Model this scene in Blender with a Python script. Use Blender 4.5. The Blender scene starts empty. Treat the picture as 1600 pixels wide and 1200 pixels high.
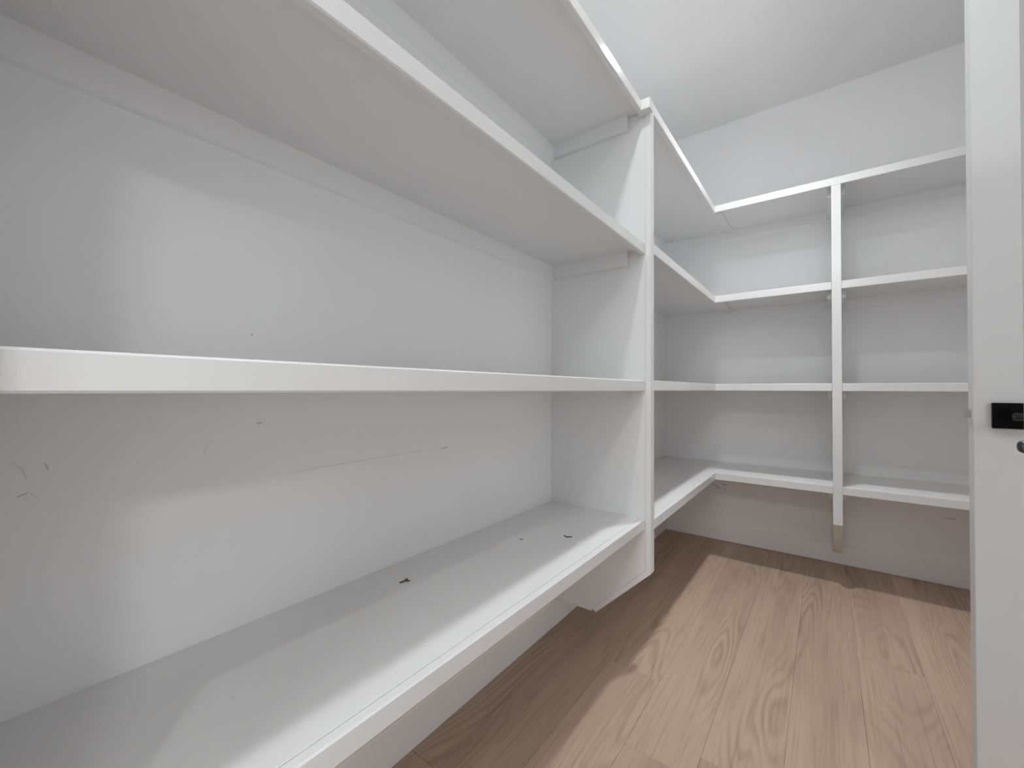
import bpy, bmesh, math, random
from mathutils import Vector, Matrix

random.seed(7)
scene = bpy.context.scene
col = scene.collection

# ------------------------------------------------------------------ camera
F_PX, YAW, PITCH, ROLL = 649.47, math.radians(37.0055), math.radians(0.7128), math.radians(0.1974)
CX, CAM_H = 0.9185, 0.9818
fwd = Vector((-math.sin(YAW) * math.cos(PITCH), math.cos(YAW) * math.cos(PITCH), math.sin(PITCH)))
rgt = Vector((math.cos(YAW), math.sin(YAW), 0))
upv = rgt.cross(fwd)
rgt, upv = rgt * math.cos(ROLL) + upv * math.sin(ROLL), upv * math.cos(ROLL) - rgt * math.sin(ROLL)
cam_d = bpy.data.cameras.new('camera')
cam_d.sensor_fit = 'HORIZONTAL'
cam_d.sensor_width = 36.0
cam_d.lens = F_PX * 36.0 / 1600.0
cam_d.clip_start = 0.02
cam = bpy.data.objects.new('camera', cam_d)
m = Matrix.Identity(4)
for i in range(3):
    m[i][0], m[i][1], m[i][2] = rgt[i], upv[i], -fwd[i]
m[0][3], m[1][3], m[2][3] = CX, 0.0, CAM_H
cam.matrix_world = m
col.objects.link(cam)
scene.camera = cam

# ------------------------------------------------------------------ world, exposure
world = bpy.data.worlds.new('world')
scene.world = world
world.use_nodes = True
world.node_tree.nodes['Background'].inputs[0].default_value = (0.75, 0.85, 1.0, 1)
world.node_tree.nodes['Background'].inputs[1].default_value = 0.3
vs = scene.view_settings
vs.view_transform = 'Standard'
vs.look = 'None'
vs.gamma = 1.0
vs.use_curve_mapping = False
vs.exposure = 0.96
scene.cycles.max_bounces = 16
scene.cycles.diffuse_bounces = 12
scene.cycles.glossy_bounces = 4

# power (W) and beam spread (degrees) of the lamps; their fixtures are built at the end
LAMP = {'a': (4.3, 172), 'b': (5.0, 108), 'c': (4.2, 180), 'd': (28.0, 180), 'e': (26.0, 180), 'w': (5.0, 180)}  # e and w are fill lights added behind the viewer
WB = (0.98, 1.0, 1.012)      # cool white lamps

# ------------------------------------------------------------------ materials
def new_mat(name):
    mt = bpy.data.materials.new(name)
    mt.use_nodes = True
    return mt, mt.node_tree.nodes, mt.node_tree.links, mt.node_tree.nodes['Principled BSDF']

def paint(name, c, rough, bump=0.02, scale=180.0, var=0.015, spec=0.5):
    mt, n, l, b = new_mat(name)
    tc = n.new('ShaderNodeTexCoord')
    nz = n.new('ShaderNodeTexNoise'); nz.inputs['Scale'].default_value = 3.0; nz.inputs['Detail'].default_value = 4
    l.new(tc.outputs['Object'], nz.inputs['Vector'])
    rp = n.new('ShaderNodeValToRGB')
    rp.color_ramp.elements[0].position = 0.35; rp.color_ramp.elements[1].position = 0.65
    rp.color_ramp.elements[0].color = tuple(x - var for x in c) + (1,)
    rp.color_ramp.elements[1].color = tuple(x + var for x in c) + (1,)
    l.new(nz.outputs['Fac'], rp.inputs['Fac']); l.new(rp.outputs['Color'], b.inputs['Base Color'])
    fz = n.new('ShaderNodeTexNoise'); fz.inputs['Scale'].default_value = scale; fz.inputs['Detail'].default_value = 3
    l.new(tc.outputs['Object'], fz.inputs['Vector'])
    bp = n.new('ShaderNodeBump'); bp.inputs['Strength'].default_value = bump; bp.inputs['Distance'].default_value = 0.002
    l.new(fz.outputs['Fac'], bp.inputs['Height']); l.new(bp.outputs['Normal'], b.inputs['Normal'])
    b.inputs['Roughness'].default_value = rough
    b.inputs['Specular IOR Level'].default_value = spec
    return mt

def plain(name, c, rough, metal=0.0, bump=0.0):
    mt, n, l, b = new_mat(name)
    tc = n.new('ShaderNodeTexCoord')
    nz = n.new('ShaderNodeTexNoise'); nz.inputs['Scale'].default_value = 60.0
    l.new(tc.outputs['Object'], nz.inputs['Vector'])
    mx = n.new('ShaderNodeMapRange')
    mx.inputs['To Min'].default_value = max(0.02, rough - 0.04); mx.inputs['To Max'].default_value = rough + 0.04
    l.new(nz.outputs['Fac'], mx.inputs['Value']); l.new(mx.outputs['Result'], b.inputs['Roughness'])
    b.inputs['Base Color'].default_value = tuple(c) + (1,)
    b.inputs['Metallic'].default_value = metal
    return mt

def emitter(name, c, strength):
    mt, n, l, b = new_mat(name)
    n.remove(b)
    e = n.new('ShaderNodeEmission'); e.inputs['Color'].default_value = tuple(c) + (1,)
    e.inputs['Strength'].default_value = strength
    l.new(e.outputs[0], n['Material Output'].inputs['Surface'])
    return mt

def wood(name):
    mt, n, l, b = new_mat(name)
    N = lambda t, **k: n.new(t)
    tc = N('ShaderNodeTexCoord'); oi = N('ShaderNodeObjectInfo')
    off = N('ShaderNodeVectorMath'); off.operation = 'SCALE'
    cmb = N('ShaderNodeCombineXYZ')
    for k in range(3): l.new(oi.outputs['Random'], cmb.inputs[k])
    l.new(cmb.outputs[0], off.inputs[0]); off.inputs['Scale'].default_value = 37.0
    add = N('ShaderNodeVectorMath'); add.operation = 'ADD'
    l.new(tc.outputs['Object'], add.inputs[0]); l.new(off.outputs[0], add.inputs[1])
    def stretched(sx, sy, scale, detail, rough=0.5):
        mp = N('ShaderNodeMapping'); mp.inputs['Scale'].default_value = (sx, sy, 1)
        l.new(add.outputs[0], mp.inputs['Vector'])
        z = N('ShaderNodeTexNoise'); z.inputs['Scale'].default_value = scale; z.inputs['Detail'].default_value = detail
        z.inputs['Roughness'].default_value = rough
        l.new(mp.outputs[0], z.inputs['Vector'])
        return z.outputs['Fac']
    def math_(op, a, bb=None):
        z = N('ShaderNodeMath'); z.operation = op
        for k, v in enumerate((a, bb)):
            if v is None: continue
            if isinstance(v, (int, float)): z.inputs[k].default_value = v
            else: l.new(v, z.inputs[k])
        return z.outputs[0]
    # growth rings: contour lines of a long stretched noise field
    field = stretched(5.5, 0.62, 1.0, 2.0, 0.35)
    rings = math_('SINE', math_('MULTIPLY', field, 190.0))
    rings = math_('MULTIPLY_ADD', rings, 0.5); rings.node.inputs[2].default_value = 0.5
    rings = math_('POWER', rings, 2.0)
    patch = stretched(4.0, 1.0, 1.3, 2.0)
    pm = N('ShaderNodeMapRange'); pm.inputs['From Min'].default_value = 0.46; pm.inputs['From Max'].default_value = 0.68
    l.new(patch, pm.inputs['Value'])
    ringmix = math_('MULTIPLY', rings, pm.outputs['Result'])
    fine = stretched(130.0, 3.0, 1.0, 6.0, 0.65)
    broad = stretched(7.0, 0.8, 1.0, 3.0)
    # colour
    base = N('ShaderNodeValToRGB')
    e = base.color_ramp.elements
    e[0].position = 0.30; e[0].color = (0.40, 0.295, 0.225, 1)
    e[1].position = 0.70; e[1].color = (0.51, 0.38, 0.295, 1)
    l.new(broad, base.inputs['Fac'])
    def mixc(a, c, fac, kind='MULTIPLY'):
        z = N('ShaderNodeMix'); z.data_type = 'RGBA'; z.blend_type = kind
        l.new(fac, z.inputs['Factor']) if not isinstance(fac, float) else setattr(z.inputs['Factor'], 'default_value', fac)
        l.new(a, z.inputs['A'])
        if isinstance(c, tuple): z.inputs['B'].default_value = c
        else: l.new(c, z.inputs['B'])
        return z.outputs['Result']
    rgb = mixc(base.outputs['Color'], (0.62, 0.56, 0.51, 1), math_('MULTIPLY', ringmix, 0.6))
    fr = N('ShaderNodeMapRange'); fr.inputs['From Min'].default_value = 0.48; fr.inputs['From Max'].default_value = 0.72
    l.new(fine, fr.inputs['Value'])
    rgb = mixc(rgb, (0.62, 0.56, 0.52, 1), math_('MULTIPLY', fr.outputs['Result'], 0.5))
    # tone of the single plank
    tone = N('ShaderNodeMapRange'); tone.inputs['To Min'].default_value = 0.92; tone.inputs['To Max'].default_value = 1.04
    l.new(oi.outputs['Random'], tone.inputs['Value'])
    hs = N('ShaderNodeHueSaturation'); l.new(rgb, hs.inputs['Color']); l.new(tone.outputs['Result'], hs.inputs['Value'])
    l.new(hs.outputs['Color'], b.inputs['Base Color'])
    b.inputs['Roughness'].default_value = 0.52
    b.inputs['Specular IOR Level'].default_value = 0.35
    bp = N('ShaderNodeBump'); bp.inputs['Strength'].default_value = 0.12; bp.inputs['Distance'].default_value = 0.001
    l.new(fine, bp.inputs['Height']); l.new(bp.outputs['Normal'], b.inputs['Normal'])
    return mt

WALL = paint('wall_paint', (0.87, 0.87, 0.872), 0.45, 0.05, 220.0, 0.006, 0.4)
CEIL = paint('ceiling_paint', (0.80, 0.80, 0.80), 0.9, 0.12, 140.0, 0.005, 0.2)
TRIM = paint('shelf_enamel', (0.745, 0.745, 0.745), 0.20, 0.015, 120.0, 0.006, 0.5)
BASE = paint('baseboard_enamel', (0.89, 0.89, 0.89), 0.3, 0.015, 120.0, 0.005, 0.5)
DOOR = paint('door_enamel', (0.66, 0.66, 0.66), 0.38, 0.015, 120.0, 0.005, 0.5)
WOOD = wood('oak_vinyl')
STONE = paint('pale_stone', (0.50, 0.50, 0.50), 0.5, 0.05, 90.0, 0.03)
BLACK = plain('black_metal', (0.003, 0.003, 0.003), 0.16)
BLACK.node_tree.nodes['Principled BSDF'].inputs['Specular IOR Level'].default_value = 0.12
BLACK_GLOSS = plain('black_gloss_metal', (0.004, 0.004, 0.004), 0.14)
STEEL = plain('satin_steel', (0.55, 0.55, 0.56), 0.30, 1.0)
GREY_METAL = plain('grey_metal', (0.085, 0.085, 0.087), 0.32, 1.0)
MARK = plain('scuff_grey', (0.72, 0.72, 0.72), 0.6)
MARK2 = plain('scuff_dark', (0.55, 0.55, 0.55), 0.6)
CHIP = plain('paint_chip_dark', (0.10, 0.095, 0.09), 0.7)
GLASS, _n, _l, _b = new_mat('fill_window_glass')
_b.inputs['Transmission Weight'].default_value = 1.0
_b.inputs['Roughness'].default_value = 0.0
_b.inputs['IOR'].default_value = 1.45
GLOW = emitter('lamp_diffuser', (1.0, 0.99, 0.97), 0.3)

# ------------------------------------------------------------------ builders
def link(name, bm, mat, parent=None, origin=None, smooth=False):
    """turn a bmesh in world coordinates into one object whose origin is `origin`"""
    xs = [v.co for v in bm.verts]
    lo = Vector((min(v.x for v in xs), min(v.y for v in xs), min(v.z for v in xs)))
    hi = Vector((max(v.x for v in xs), max(v.y for v in xs), max(v.z for v in xs)))
    o3 = Vector(origin) if origin is not None else Vector(((lo.x + hi.x) / 2, (lo.y + hi.y) / 2, lo.z))
    bmesh.ops.translate(bm, verts=bm.verts, vec=-o3)
    bmesh.ops.recalc_face_normals(bm, faces=bm.faces)
    if smooth:
        for f in bm.faces: f.smooth = True
    me = bpy.data.meshes.new(name)
    bm.to_mesh(me); bm.free()
    me.materials.append(mat)
    ob = bpy.data.objects.new(name, me)
    col.objects.link(ob)
    if parent is not None:
        ob.parent = parent
        wp = parent.location.copy()
        q = parent.parent
        while q is not None:
            wp += q.location; q = q.parent
        ob.location = o3 - wp
    else:
        ob.location = o3
    return ob

def box_bm(lo, hi, bevel=0.0, seg=1):
    bm = bmesh.new()
    bmesh.ops.create_cube(bm, size=1.0)
    lo = Vector(lo); hi = Vector(hi)
    for v in bm.verts:
        v.co = Vector((lo[i] + (v.co[i] + 0.5) * (hi[i] - lo[i]) for i in range(3)))
    if bevel:
        bmesh.ops.bevel(bm, geom=list(bm.edges), offset=bevel, segments=seg, affect='EDGES', profile=0.5)
    return bm

def box(name, lo, hi, mat, parent=None, bevel=0.0, seg=1):
    return link(name, box_bm(lo, hi, bevel, seg), mat, parent)

def prism(name, pts, axis, a0, a1, mat, parent=None, bevel=0.0):
    """profile pts [(d, z)] extruded along `axis` ('x': d is y / 'y': d is x)"""
    bm = bmesh.new()
    mk = (lambda d, z, t: (d, t, z)) if axis == 'y' else (lambda d, z, t: (t, d, z))
    A = [bm.verts.new(mk(d, z, a0)) for d, z in pts]
    B = [bm.verts.new(mk(d, z, a1)) for d, z in pts]
    bm.faces.new(A); bm.faces.new(B[::-1])
    k = len(pts)
    for i in range(k):
        bm.faces.new((A[i], B[i], B[(i + 1) % k], A[(i + 1) % k]))
    bmesh.ops.recalc_face_normals(bm, faces=bm.faces)
    if bevel:
        bmesh.ops.bevel(bm, geom=list(bm.edges), offset=bevel, segments=1, affect='EDGES')
    return link(name, bm, mat, parent)

def cyl_bm(p0, p1, r, seg=24, r2=None, bevel=0.0):
    p0 = Vector(p0); p1 = Vector(p1); d = p1 - p0
    bm = bmesh.new()
    bmesh.ops.create_cone(bm, cap_ends=True, segments=seg, radius1=r, radius2=r if r2 is None else r2, depth=d.length)
    if bevel:
        ed = [e for e in bm.edges if len(e.link_faces) == 2 and any(len(f.verts) > 4 for f in e.link_faces)]
        bmesh.ops.bevel(bm, geom=ed, offset=bevel, segments=3, affect='EDGES')
    rot = d.to_track_quat('Z', 'Y').to_matrix().to_4x4()
    bmesh.ops.transform(bm, matrix=Matrix.Translation((p0 + p1) / 2) @ rot, verts=bm.verts)
    return bm

def tag(o, label, cat=None, group=None, kind=None):
    o['label'] = label
    if cat: o['category'] = cat
    if group: o['group'] = group
    if kind: o['kind'] = kind
    return o

def struct(o, label):
    o['kind'] = 'structure'; o['label'] = label
    return o

def empty(name, loc):
    e = bpy.data.objects.new(name, None)
    e.empty_display_size = 0.05
    e.location = loc
    col.objects.link(e)
    return e

# ------------------------------------------------------------------ measures (metres)
CEIL_Z = 2.74
YB = 3.0245            # back wall
YP = 1.4903            # face of the tall partition of the left run
D1, D2 = 0.3976, 0.4179
YF = 2.588             # front of the back run
DV = 0.946             # left side of the back divider
XR = 1.70              # right wall of the pantry
NOSE_T, NOSE_H, BRD = 0.019, 0.038, 0.019
ZN = [1.9797, 1.4742, 0.9767, 0.4780]      # nosing undersides, near bay, top to bottom
ZF = [1.9970, 1.4800, 0.9775, 0.4727]      # nosing undersides, corner and back runs
KX0, KX1, KY0 = -0.1, 5.6, -3.6            # the open room behind the camera

# ------------------------------------------------------------------ shell
floor = struct(box('floor', (KX0, KY0, -0.12), (KX1, YB + 0.1, -0.012), STONE), 'warm brown oak plank floor of the pantry')
ceiling = struct(box('ceiling', (KX0, KY0, CEIL_Z), (KX1, YB + 0.1, CEIL_Z + 0.1), CEIL), 'flat white painted ceiling')
wall_left = struct(box('wall_left', (KX0, KY0, -0.012), (0, YB + 0.1, CEIL_Z), WALL), 'white wall behind the left shelves')
wall_back = struct(box('wall_back', (0, YB, -0.012), (KX1, YB + 0.1, CEIL_Z), WALL), 'white wall behind the far shelves')
struct(box('wall_right', (XR, 1.42, -0.012), (XR + 0.12, YB, CEIL_Z), WALL), 'white right wall of the pantry')
struct(box('wall_pier', (XR, -0.31, -0.012), (XR + 0.12, 0.39, CEIL_Z), WALL), 'white pier beside the doorway')
struct(box('wall_header', (XR, 0.39, 2.09), (XR + 0.12, 1.42, CEIL_Z), WALL), 'white wall above the doorway')
WX0, WX1, WZ0, WZ1 = 0.4, 2.6, 0.75, 2.15
bm = bmesh.new()
for lo, hi in (((0, -0.012), (WX0, CEIL_Z)), ((WX1, -0.012), (KX1, CEIL_Z)), ((WX0, -0.012), (WX1, WZ0)), ((WX0, WZ1), (WX1, CEIL_Z))):
    t = box_bm((lo[0], KY0 - 0.1, lo[1]), (hi[0], KY0, hi[1]))
    me = bpy.data.meshes.new('tmp'); t.to_mesh(me); t.free(); bm.from_mesh(me); bpy.data.meshes.remove(me)
struct(link('wall_front', bm, WALL), 'white wall with an opening for the added fill window behind the viewer')
struct(box('wall_side', (KX1 - 0.1, KY0, -0.012), (KX1, YB, CEIL_Z), WALL), 'white side wall of the adjoining room')

def base_profile(sign, at):
    t, h = 0.016, 0.106
    return [(at, 0.0), (at + sign * t, 0.0), (at + sign * t, h - 0.004), (at + sign * (t - 0.004), h), (at, h)]
b = prism('baseboard_left', base_profile(1, 0.0), 'y', KY0, YB, BASE)
struct(b, 'white baseboard along the left wall')
b = prism('baseboard_back', base_profile(-1, YB), 'x', 0.016, XR, BASE)
struct(b, 'white baseboard along the far wall')

struct(box('floor_side', (XR + 0.1, KY0, -0.012), (KX1 - 0.1, YB, 0.0), STONE), 'pale floor of the adjoining room beyond the doorway')
struct(box('floor_front', (0, KY0, -0.012), (XR + 0.1, -0.55, 0.0), STONE), 'pale floor of the room behind the viewer')

# planks: each one an object under the floor
PW, PL = 0.1795, 1.80
plank_me = {}
def plank(x0, y0, y1):
    x1 = min(x0 + PW, XR + 0.1)
    key = (round(x1 - x0, 3), round(y1 - y0, 3))
    if key not in plank_me:
        w, ln = x1 - x0 - 0.0005, y1 - y0 - 0.0005
        bm = box_bm((0, 0, 0), (w, ln, 0.012), 0.0004)
        me = bpy.data.meshes.new('plank'); bm.to_mesh(me); bm.free(); me.materials.append(WOOD)
        plank_me[key] = me
    o = bpy.data.objects.new('plank', plank_me[key]); col.objects.link(o)
    o.parent = floor
    o.location = Vector((x0 + 0.00025, y0 + 0.00025, -0.012)) - floor.location
first = 0.648 - 4 * PW
joint = {0: 0.75, 1: 0.50, 2: 1.43, 3: 1.12, 4: 1.20, 5: 1.25, 6: 2.0, 7: 1.30, 8: 1.10, 9: 0.2, 10: 0.8}
for r in range(11):
    x0 = first + r * PW
    if x0 >= XR + 0.05: break
    x0c = max(x0, 0.0)
    ys = [joint[r] + k * PL for k in range(-2, 4)]
    for k in range(5):
        a, c = max(ys[k], -0.55), min(ys[k + 1], YB)
        if c - a > 0.02:
            if r == 0:
                if x0 + PW > 0.01:
                    bm = box_bm((0.0004, a + 0.0004, -0.012), (x0 + PW - 0.0004, c - 0.0004, 0.0), 0.0007)
                    link('plank', bm, WOOD, floor)
            else:
                plank(x0c, a, c)

# ------------------------------------------------------------------ upright panels
DIAG_Z, FOOT_D, FOOT_Z = 0.322, 0.203, 0.118
def upright_profiles(depth, ztop_core, ztop_edge):
    """depths measured from the wall; returns (core polygon, edging polygon)"""
    p1 = Vector((depth, DIAG_Z)); p2 = Vector((FOOT_D, FOOT_Z))
    d = (p2 - p1).normalized(); nrm = Vector((d.y, -d.x))
    if nrm.x > 0: nrm = -nrm
    t = NOSE_T
    q1 = p1 + nrm * t
    xi = depth - t
    s = (xi - q1.x) / d.x
    inner_corner = q1 + d * s
    q2 = p2 + nrm * t
    s2 = (FOOT_Z - q2.y) / d.y if abs(d.y) > 1e-6 else 0
    inner_foot = q2
    g = 0.0004
    core = [(0.0, FOOT_Z), (inner_foot.x - 0.003, FOOT_Z), (inner_foot.x - g, inner_foot.y),
            (inner_corner.x - g, inner_corner.y), (xi - g, ztop_core), (0.0, ztop_core)]
    edge = [(p2.x, p2.y), (p1.x, p1.y), (depth, ztop_edge), (xi, ztop_edge), (inner_corner.x, inner_corner.y), (inner_foot.x, inner_foot.y)]
    return core, edge

# tall partition of the left run
part = empty('partition_panel', (0.2, YP + 0.019, FOOT_Z))
tag(part, 'tall white partition panel between the near left bay and the corner shelves, lower corner cut off', 'panel', 'upright shelf panels')
core, edge = upright_profiles(D2, ZF[0] + NOSE_H - BRD, ZF[0])
prism('side_panel', core, 'y', YP + 0.002, YP + 0.036, TRIM, part)
prism('edging', edge, 'y', YP, YP + 0.038, TRIM, part, 0.0012)

# end panel of the near bay, just left of the picture
PE = 0.0125
endp = empty('end_panel', (0.2, PE - 0.019, FOOT_Z))
tag(endp, 'white end panel closing the near left bay at the left picture edge', 'panel', 'upright shelf panels')
core, edge = upright_profiles(D2, ZN[0] + NOSE_H, ZN[0] + NOSE_H)
prism('side_panel', core, 'y', PE - 0.036, PE - 0.002, TRIM, endp)
prism('edging', edge, 'y', PE - 0.038, PE, TRIM, endp, 0.0012)

# divider of the back run
div = empty('divider_panel', (DV + 0.019, YB - 0.2, FOOT_Z))
tag(div, 'narrow white divider panel in the middle of the far wall shelves', 'panel', 'upright shelf panels')
core, edge = upright_profiles(YB - YF, ZF[0] + NOSE_H - BRD, ZF[0])
prism('side_panel', [(YB - d, z) for d, z in core], 'x', DV + 0.002, DV + 0.036, TRIM, div)
prism('edging', [(YB - d, z) for d, z in edge], 'x', DV, DV + 0.038, TRIM, div, 0.0012)

# ------------------------------------------------------------------ shelves
CLT, CLH, CLE = 0.019, 0.054, 0.338          # cleat thickness, height, end

NEAR_GROUP, CORNER_GROUP, BACK_GROUP = 'shelves of the near left bay', 'shelves of the left corner', 'shelves on the far wall'

near_shelves = []
for i, zb in enumerate(ZN):
    zt = zb + NOSE_H
    zu = zt - BRD
    y1 = YP + 0.0015 if i else YP - 0.0005
    root = empty('shelf', (0.2, 0.75, zb))
    tag(root, ['highest deep white shelf of the near left bay, cut off by the upper picture edge',
               'white shelf crossing diagonally from the upper picture edge, second highest of the near left bay',
               'white shelf at eye height with wide front lip, running in from the left picture edge',
               'lowest white shelf of the near left bay with dark paint chips on it'][i], 'shelf', NEAR_GROUP)
    near_shelves.append(root)
    box('board', (0.0, PE + 0.0005, zu), (D1 - NOSE_T - 0.0005, y1, zt - 0.0004), TRIM, root, 0.0008)
    box('nosing', (D1 - NOSE_T, PE + 0.0005, zb), (D1, (y1 if i else 1.4515) - 0.0005, zt), TRIM, root, 0.0026, 1)
    box('wall_cleat', (0.0, PE, zu - CLH), (CLT, YP + 0.001, zu), WALL, root)
    box('end_cleat', (CLT, YP + 0.002 - CLT, zu - CLH), (CLE, YP + 0.0015, zu), TRIM, root)
    if i == 0:
        box('end_block', (D1 - NOSE_T, 1.452, zb), (0.4285, YP - 0.001, zt), TRIM, root, 0.0015)

corner_shelves = []
for i, zb in enumerate(ZF):
    zt = zb + NOSE_H; zu = zt - BRD
    y0 = (YP + 0.0365) if i else YP + 0.0005
    yn = (YP + 0.0385) if i else YP + 0.0005
    root = empty('shelf', (0.2, 2.2, zb))
    tag(root, ['highest white shelf running from the partition panel to the corner',
               'white corner shelf behind the partition panel, second from the top',
               'white corner shelf behind the partition panel at eye height',
               'lowest white corner shelf behind the partition panel, above the floor'][i], 'shelf', CORNER_GROUP)
    corner_shelves.append(root)
    box('board', (0.0, y0, zu), (D2 - NOSE_T - 0.0005, YB, zt - 0.0004), TRIM, root, 0.0008)
    box('nosing', (D2 - NOSE_T, yn, zb), (D2, YF + NOSE_T, zt), TRIM, root, 0.0018, 2)
    box('wall_cleat', (0.0, YP + 0.037, zu - CLH), (CLT, YB, zu), WALL, root)
    box('back_cleat', (CLT, YB - CLT, zu - CLH), (D2 - NOSE_T - 0.0003, YB, zu), WALL, root)
    box('end_cleat', (CLT, YP + 0.0365, zu - CLH), (CLE, YP + 0.036 + CLT, zu), TRIM, root)

def back_shelf(i, x0, x1, nx0, nx1, label, left_cleat, right_cleat, joint_batten):
    zb = ZF[i]; zt = zb + NOSE_H; zu = zt - BRD
    root = empty('shelf', ((x0 + x1) / 2, YB - 0.2, zb))
    tag(root, label, 'shelf', BACK_GROUP)
    box('board', (x0, YF + NOSE_T + 0.0005, zu), (x1, YB, zt - 0.0004), TRIM, root, 0.0008)
    box('nosing', (nx0, YF, zb), (nx1, YF + NOSE_T, zt), TRIM, root, 0.0018, 2)
    cx0 = max(x0, D2 - NOSE_T)
    segs = [(cx0, x1)] if not (i == 0) else [(cx0, DV + 0.0015), (DV + 0.0365, x1)]
    for a, c in segs:
        box('wall_cleat', (a, YB - CLT, zu - CLH), (c, YB, zu), WALL, root)
    if joint_batten:
        box('joint_batten', (D2 - NOSE_T + 0.002, YF + 0.05, zu - 0.012), (D2 + 0.028, YB - CLT - 0.004, zu), TRIM, root, 0.001)
    for side, xx in (('l', left_cleat), ('r', right_cleat)):
        if xx is None: continue
        a, c = (xx, xx + CLT) if side == 'l' else (xx - CLT, xx)
        box('end_cleat', (a, YF + 0.062, zu - CLH), (c, YB - CLT, zu), TRIM, root)
    return root

XA = D2 - NOSE_T
s = back_shelf(0, XA, XR, D2, XR, 'long uppermost white shelf across the far wall, above the divider', None, None, True)
zu0 = ZF[0] + NOSE_H - BRD
for nm, a, c in (('end_cleat', DV + 0.002 - CLT, DV + 0.002), ('end_cleat', DV + 0.036, DV + 0.036 + CLT), ('end_cleat', XR - CLT, XR)):
    box(nm, (a, YF + 0.062, zu0 - CLH), (c, YB - CLT, zu0), TRIM, s)
word = {1: 'upper', 2: 'eye-height', 3: 'lowest'}
for i in (1, 2, 3):
    back_shelf(i, XA, DV + 0.0015, D2, DV - 0.0005,
               word[i] + ' white far wall shelf between the corner and the divider panel', None, DV + 0.0015, True)
    back_shelf(i, DV + 0.0365, XR, DV + 0.0385, XR,
               word[i] + ' white far wall shelf between the divider panel and the open door', DV + 0.0365, XR, False)

# ------------------------------------------------------------------ doors
def lever_set(door, px, yf, pz, tip_dx, metal, rose=True, size=0.0275):
    """square rose, neck and lever on the face y = yf looking to -y"""
    if rose:
        r = link('rose', box_bm((px - size, yf - 0.009, pz - size), (px + size, yf, pz + size), 0.0012, 2), BLACK, door)
        link('privacy_pin', cyl_bm((px, yf - 0.0105, pz + 0.019), (px, yf - 0.009, pz + 0.019), 0.0018, 12), BLACK, r)
    nk = link('neck', cyl_bm((px, yf - 0.046, pz), (px, yf - 0.009, pz), 0.0095, 24, None, 0.0012), metal, door, smooth=False)
    a, c = sorted((px - math.copysign(0.010, tip_dx), px + tip_dx))
    link('lever', box_bm((a, yf - 0.058, pz - 0.0062), (c, yf - 0.0462, pz + 0.0062), 0.0035, 3), metal, door)

D1Y = 1.35
x_edge = 1.1795
door1 = empty('door_1', (1.40, D1Y + 0.02, 0.0))
struct(door1, 'open white door with square black lever plate at the right picture edge')
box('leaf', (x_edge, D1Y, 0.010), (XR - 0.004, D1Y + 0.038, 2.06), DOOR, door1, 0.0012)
lp = box('latch_plate', (x_edge - 0.0006, D1Y + 0.008, 0.905), (x_edge + 0.001, D1Y + 0.031, 0.960), DOOR, door1, 0.0003)
# latch bolt: a rounded wedge standing out of the door edge
bm = bmesh.new()
prof = [(x_edge, D1Y + 0.012), (x_edge - 0.0085, D1Y + 0.012), (x_edge - 0.0105, D1Y + 0.0135), (x_edge - 0.0105, D1Y + 0.016), (x_edge, D1Y + 0.027)]
z0, z1 = 0.9215, 0.9395
A = [bm.verts.new((x, y, z0)) for x, y in prof]; B = [bm.verts.new((x, y, z1)) for x, y in prof]
bm.faces.new(A); bm.faces.new(B[::-1])
for i in range(5): bm.faces.new((A[i], B[i], B[(i + 1) % 5], A[(i + 1) % 5]))
bmesh.ops.recalc_face_normals(bm, faces=bm.faces)
bmesh.ops.bevel(bm, geom=list(bm.edges), offset=0.0008, segments=2, affect='EDGES')
bolt = link('latch_bolt', bm, STEEL, door1)
bolt['label'] = 'short brushed steel latch bolt'
lever_set(door1, 1.2335, D1Y, 0.9285, 0.105, BLACK_GLOSS)

D2Y = 0.33
x2 = 1.0088
LX = 0.9896
door2 = empty('door_2', (1.35, D2Y + 0.02, 0.0))
struct(door2, 'white door leaf nearest the viewer, only its edge and lever tip at the right picture edge')
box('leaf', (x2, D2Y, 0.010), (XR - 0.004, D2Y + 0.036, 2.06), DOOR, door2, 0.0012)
link('rose', box_bm((1.055, D2Y - 0.009, 0.920), (1.110, D2Y, 0.975), 0.0012, 2), BLACK, door2)
link('neck', cyl_bm((1.0825, D2Y - 0.030, 0.9565), (1.0825, D2Y - 0.009, 0.9565), 0.0075), GREY_METAL, door2)
bm = bmesh.new()
prof = [(0.0, 0.0008), (0.0002, 0.0017), (0.0007, 0.0024), (0.0015, 0.0029), (0.003, 0.0031), (0.09, 0.0031), (0.095, 0.0027), (0.096, 0.001)]
rings = [[bm.verts.new((LX + dx, D2Y - 0.034 + r * math.cos(2 * math.pi * k / 20), 0.9560 + r * math.sin(2 * math.pi * k / 20))) for k in range(20)] for dx, r in prof]
for a, c in zip(rings, rings[1:]):
    for k in range(20): bm.faces.new((a[k], a[(k + 1) % 20], c[(k + 1) % 20], c[k]))
bm.faces.new(rings[0]); bm.faces.new(rings[-1][::-1])
lv = link('lever', bm, GREY_METAL, door2, smooth=True)
lv['label'] = 'grey metal lever with a rounded tip'

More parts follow.
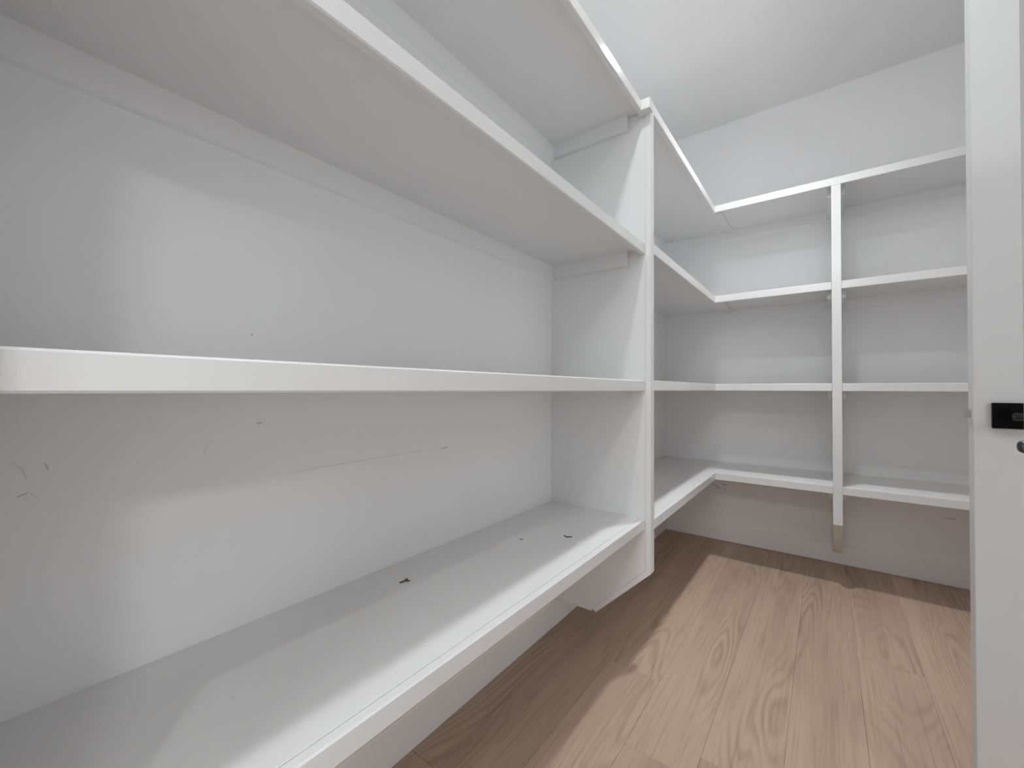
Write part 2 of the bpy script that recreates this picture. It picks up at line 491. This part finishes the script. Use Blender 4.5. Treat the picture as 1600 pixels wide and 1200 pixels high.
# ------------------------------------------------------------------ unseen window behind the viewer, added for frontal fill
fill_win = empty('fill_window_1', ((WX0 + WX1) / 2, KY0, WZ0))
struct(fill_win, 'wide white framed window added behind the viewer for fill light')
for lo, hi in (((WX0, WZ0), (WX1, WZ0 + .06)), ((WX0, WZ1 - .06), (WX1, WZ1)), ((WX0, WZ0 + .06), (WX0 + .06, WZ1 - .06)), ((WX1 - .06, WZ0 + .06), (WX1, WZ1 - .06)),
               ((1.47, WZ0 + .06), (1.53, WZ1 - .06))):
    box('fill_window_frame', (lo[0], KY0 - 0.08, lo[1]), (hi[0], KY0 - 0.02, hi[1]), TRIM, fill_win, 0.002)
for a, c in ((WX0 + .06, 1.47), (1.53, WX1 - .06)):
    box('pane', (a, KY0 - 0.055, WZ0 + .06), (c, KY0 - 0.049, WZ1 - .06), GLASS, fill_win)

# ------------------------------------------------------------------ marks on the paint
def ribbon(name, pts, width, plane, mat, parent, lift=0.0004):
    """thin smear along pts lying on the plane 'x' (wall_left), 'y' (wall_back) or 'z' (a shelf top)"""
    bm = bmesh.new()
    ax = {'x': Vector((1, 0, 0)), 'y': Vector((0, -1, 0)), 'z': Vector((0, 0, 1))}[plane]
    P = [Vector(p) for p in pts]
    rows = []
    for k, p in enumerate(P):
        t = (P[min(k + 1, len(P) - 1)] - P[max(k - 1, 0)]).normalized()
        sd = t.cross(ax).normalized()
        w = width * (0.35 + 0.65 * math.sin(math.pi * (k + 0.5) / len(P))) / 2
        rows.append((bm.verts.new(p + sd * w + ax * lift), bm.verts.new(p - sd * w + ax * lift)))
    for a, c in zip(rows, rows[1:]):
        bm.faces.new((a[0], a[1], c[1], c[0]))
    return link(name, bm, mat, parent)

W = lambda L: [(0.0, y, z) for y, z in L]
ribbon('scratch', W([(0.430, .800), (.465, .8025), (.525, .803), (.592, .804), (.666, .8045), (.749, .806), (.869, .803)]), 0.0010, 'x', MARK2, wall_left)
for L, w, mm in (([(.044, .875), (.049, .871), (.055, .864), (.057, .856), (.059, .848)], .0016, MARK), ([(.076, .871), (.078, .865), (.080, .859)], .0016, MARK2),
              ([(.050, .826), (.053, .827), (.058, .829), (.060, .831)], .0018, MARK2), ([(.062, .831), (.066, .825), (.070, .820)], .0014, MARK),
              ([(.052, .822), (.061, .823)], .0012, MARK), ([(.361, .910), (.367, .911), (.372, .911)], .003, MARK2),
              ([(.272, .859), (.274, .871), (.280, .880), (.290, .882)], .0014, MARK), ([(.349, 1.089), (.353, 1.0895)], .004, MARK2), ([(.298, .944), (.301, .9445)], .003, MARK2),
              ([(.868, .8025), (.880, .804), (.896, .805)], .004, MARK2)):
    ribbon('scuff', W(L), w, 'x', mm, wall_left)
Bk = lambda L: [(x, YB, z) for x, z in L]
for L, w in (([(.314, .355), (.341, .346), (.364, .333)], .008), ([(.330, .336), (.357, .328)], .006), ([(.372, .359), (.402, .359)], .008),
             ([(.383, .340), (.399, .325)], .006), ([(1.398, .3355), (1.414, .334), (1.432, .334), (1.445, .333)], .005)):
    ribbon('scuff', Bk(L), w, 'y', MARK2, wall_back)

ZT = ZN[3] + NOSE_H
def chip(pts, parent):
    bm = bmesh.new()
    bm.faces.new([bm.verts.new((x, y, ZT)) for x, y in pts])
    r = bmesh.ops.extrude_face_region(bm, geom=list(bm.faces))
    bmesh.ops.translate(bm, verts=[v for v in r['geom'] if isinstance(v, bmesh.types.BMVert)], vec=(0, 0, 0.0006))
    return link('paint_chip', bm, CHIP, parent)
low = near_shelves[3]
chip([(.096, .641), (.099, .655), (.094, .664), (.098, .668), (.104, .661), (.112, .664), (.112, .659), (.106, .652), (.104, .640)], low)
chip([(.247, 1.169), (.262, 1.161), (.275, 1.173), (.279, 1.166), (.268, 1.153), (.256, 1.157)], low)
chip([(.158, 1.050), (.166, 1.052), (.166, 1.058), (.159, 1.057)], low)
rnd = random.Random(3)
for x, y in ((.182, .309), (.260, .365), (.205, .252), (.012, .155), (.006, .206), (.230, .60), (.240, .62), (.37, .805), (.345, .52), (.15, .85)):
    w = rnd.uniform(.0012, .0024)
    bm = bmesh.new()
    vv = [bm.verts.new((x + w * rnd.uniform(.6, 1.4) * math.cos(a), y + w * rnd.uniform(.6, 1.4) * math.sin(a), ZT + 0.0003)) for a in (0, 1.2, 2.5, 3.8, 5.0)]
    bm.faces.new(vv)
    link('speck', bm, MARK2, low)

# ------------------------------------------------------------------ lamps
def lamp(root, key, loc, shape, sx, sy, colr):
    p, spread = LAMP[key]
    d = bpy.data.lights.new('lamp', 'AREA')
    d.shape = shape; d.size = sx; d.size_y = sy
    d.energy = p; d.spread = math.radians(spread); d.color = colr
    o = bpy.data.objects.new('lamp', d)
    col.objects.link(o)
    o.parent = root
    o.location = Vector(loc) - root.location
    return o

def pot_light(x, y, key, label):
    root = empty('ceiling_light', (x, y, CEIL_Z - 0.012))
    tag(root, label, 'light', 'round ceiling lights')
    bm = bmesh.new()
    seg = 40
    prof = [(0.055, 0.0), (0.055, -0.004), (0.060, -0.009), (0.078, -0.004), (0.080, 0.0)]
    rings = [[bm.verts.new((x + r * math.cos(2 * math.pi * k / seg), y + r * math.sin(2 * math.pi * k / seg), CEIL_Z + z)) for k in range(seg)] for r, z in prof]
    for a, c in zip(rings, rings[1:]):
        for k in range(seg):
            bm.faces.new((a[k], a[(k + 1) % seg], c[(k + 1) % seg], c[k]))
    link('trim_ring', bm, CEIL, root)
    link('diffuser', cyl_bm((x, y, CEIL_Z - 0.006), (x, y, CEIL_Z - 0.001), 0.0545, 40), GLOW, root)
    lamp(root, key, (x, y, CEIL_Z - 0.0095), 'DISK', 0.10, 0.10, WB)

def panel_light(x, y, sx, sy, key, label, colr):
    root = empty('panel_light', (x, y, CEIL_Z - 0.03))
    tag(root, label, 'light', 'ceiling panel lights')
    box('frame', (x - sx / 2 - .05, y - sy / 2 - .05, CEIL_Z - 0.025), (x + sx / 2 + .05, y + sy / 2 + .05, CEIL_Z), CEIL, root, 0.002)
    box('diffuser', (x - sx / 2, y - sy / 2, CEIL_Z - 0.028), (x + sx / 2, y + sy / 2, CEIL_Z - 0.0255), GLOW, root)
    lamp(root, key, (x, y, CEIL_Z - 0.030), 'RECTANGLE', sx, sy, colr)

pot_light(0.635, 0.765, 'a', 'round ceiling light above the near part of the pantry')
pot_light(0.69, 2.03, 'b', 'round ceiling light above the far part of the pantry')
pot_light(1.40, -0.77, 'c', 'round ceiling light in the room behind the viewer')
panel_light(4.1, -1.35, 0.6, 0.6, 'd', 'rectangular ceiling panel light beside the far side wall of the adjoining room', WB)
panel_light(1.2, -2.6, 1.2, 0.6, 'e', 'rectangular ceiling panel added behind the viewer as fill light', WB)  # unseen panel, added to raise the ambient light from behind
# added area light in the window opening, soft fill from the front
win_fill = lamp(fill_win, 'w', ((WX0 + WX1) / 2, KY0 - 0.015, (WZ0 + WZ1) / 2), 'RECTANGLE', WX1 - WX0 - .1, WZ1 - WZ0 - .1, WB)
win_fill.name = 'window_fill'
win_fill.rotation_euler = (math.radians(90), 0, 0)
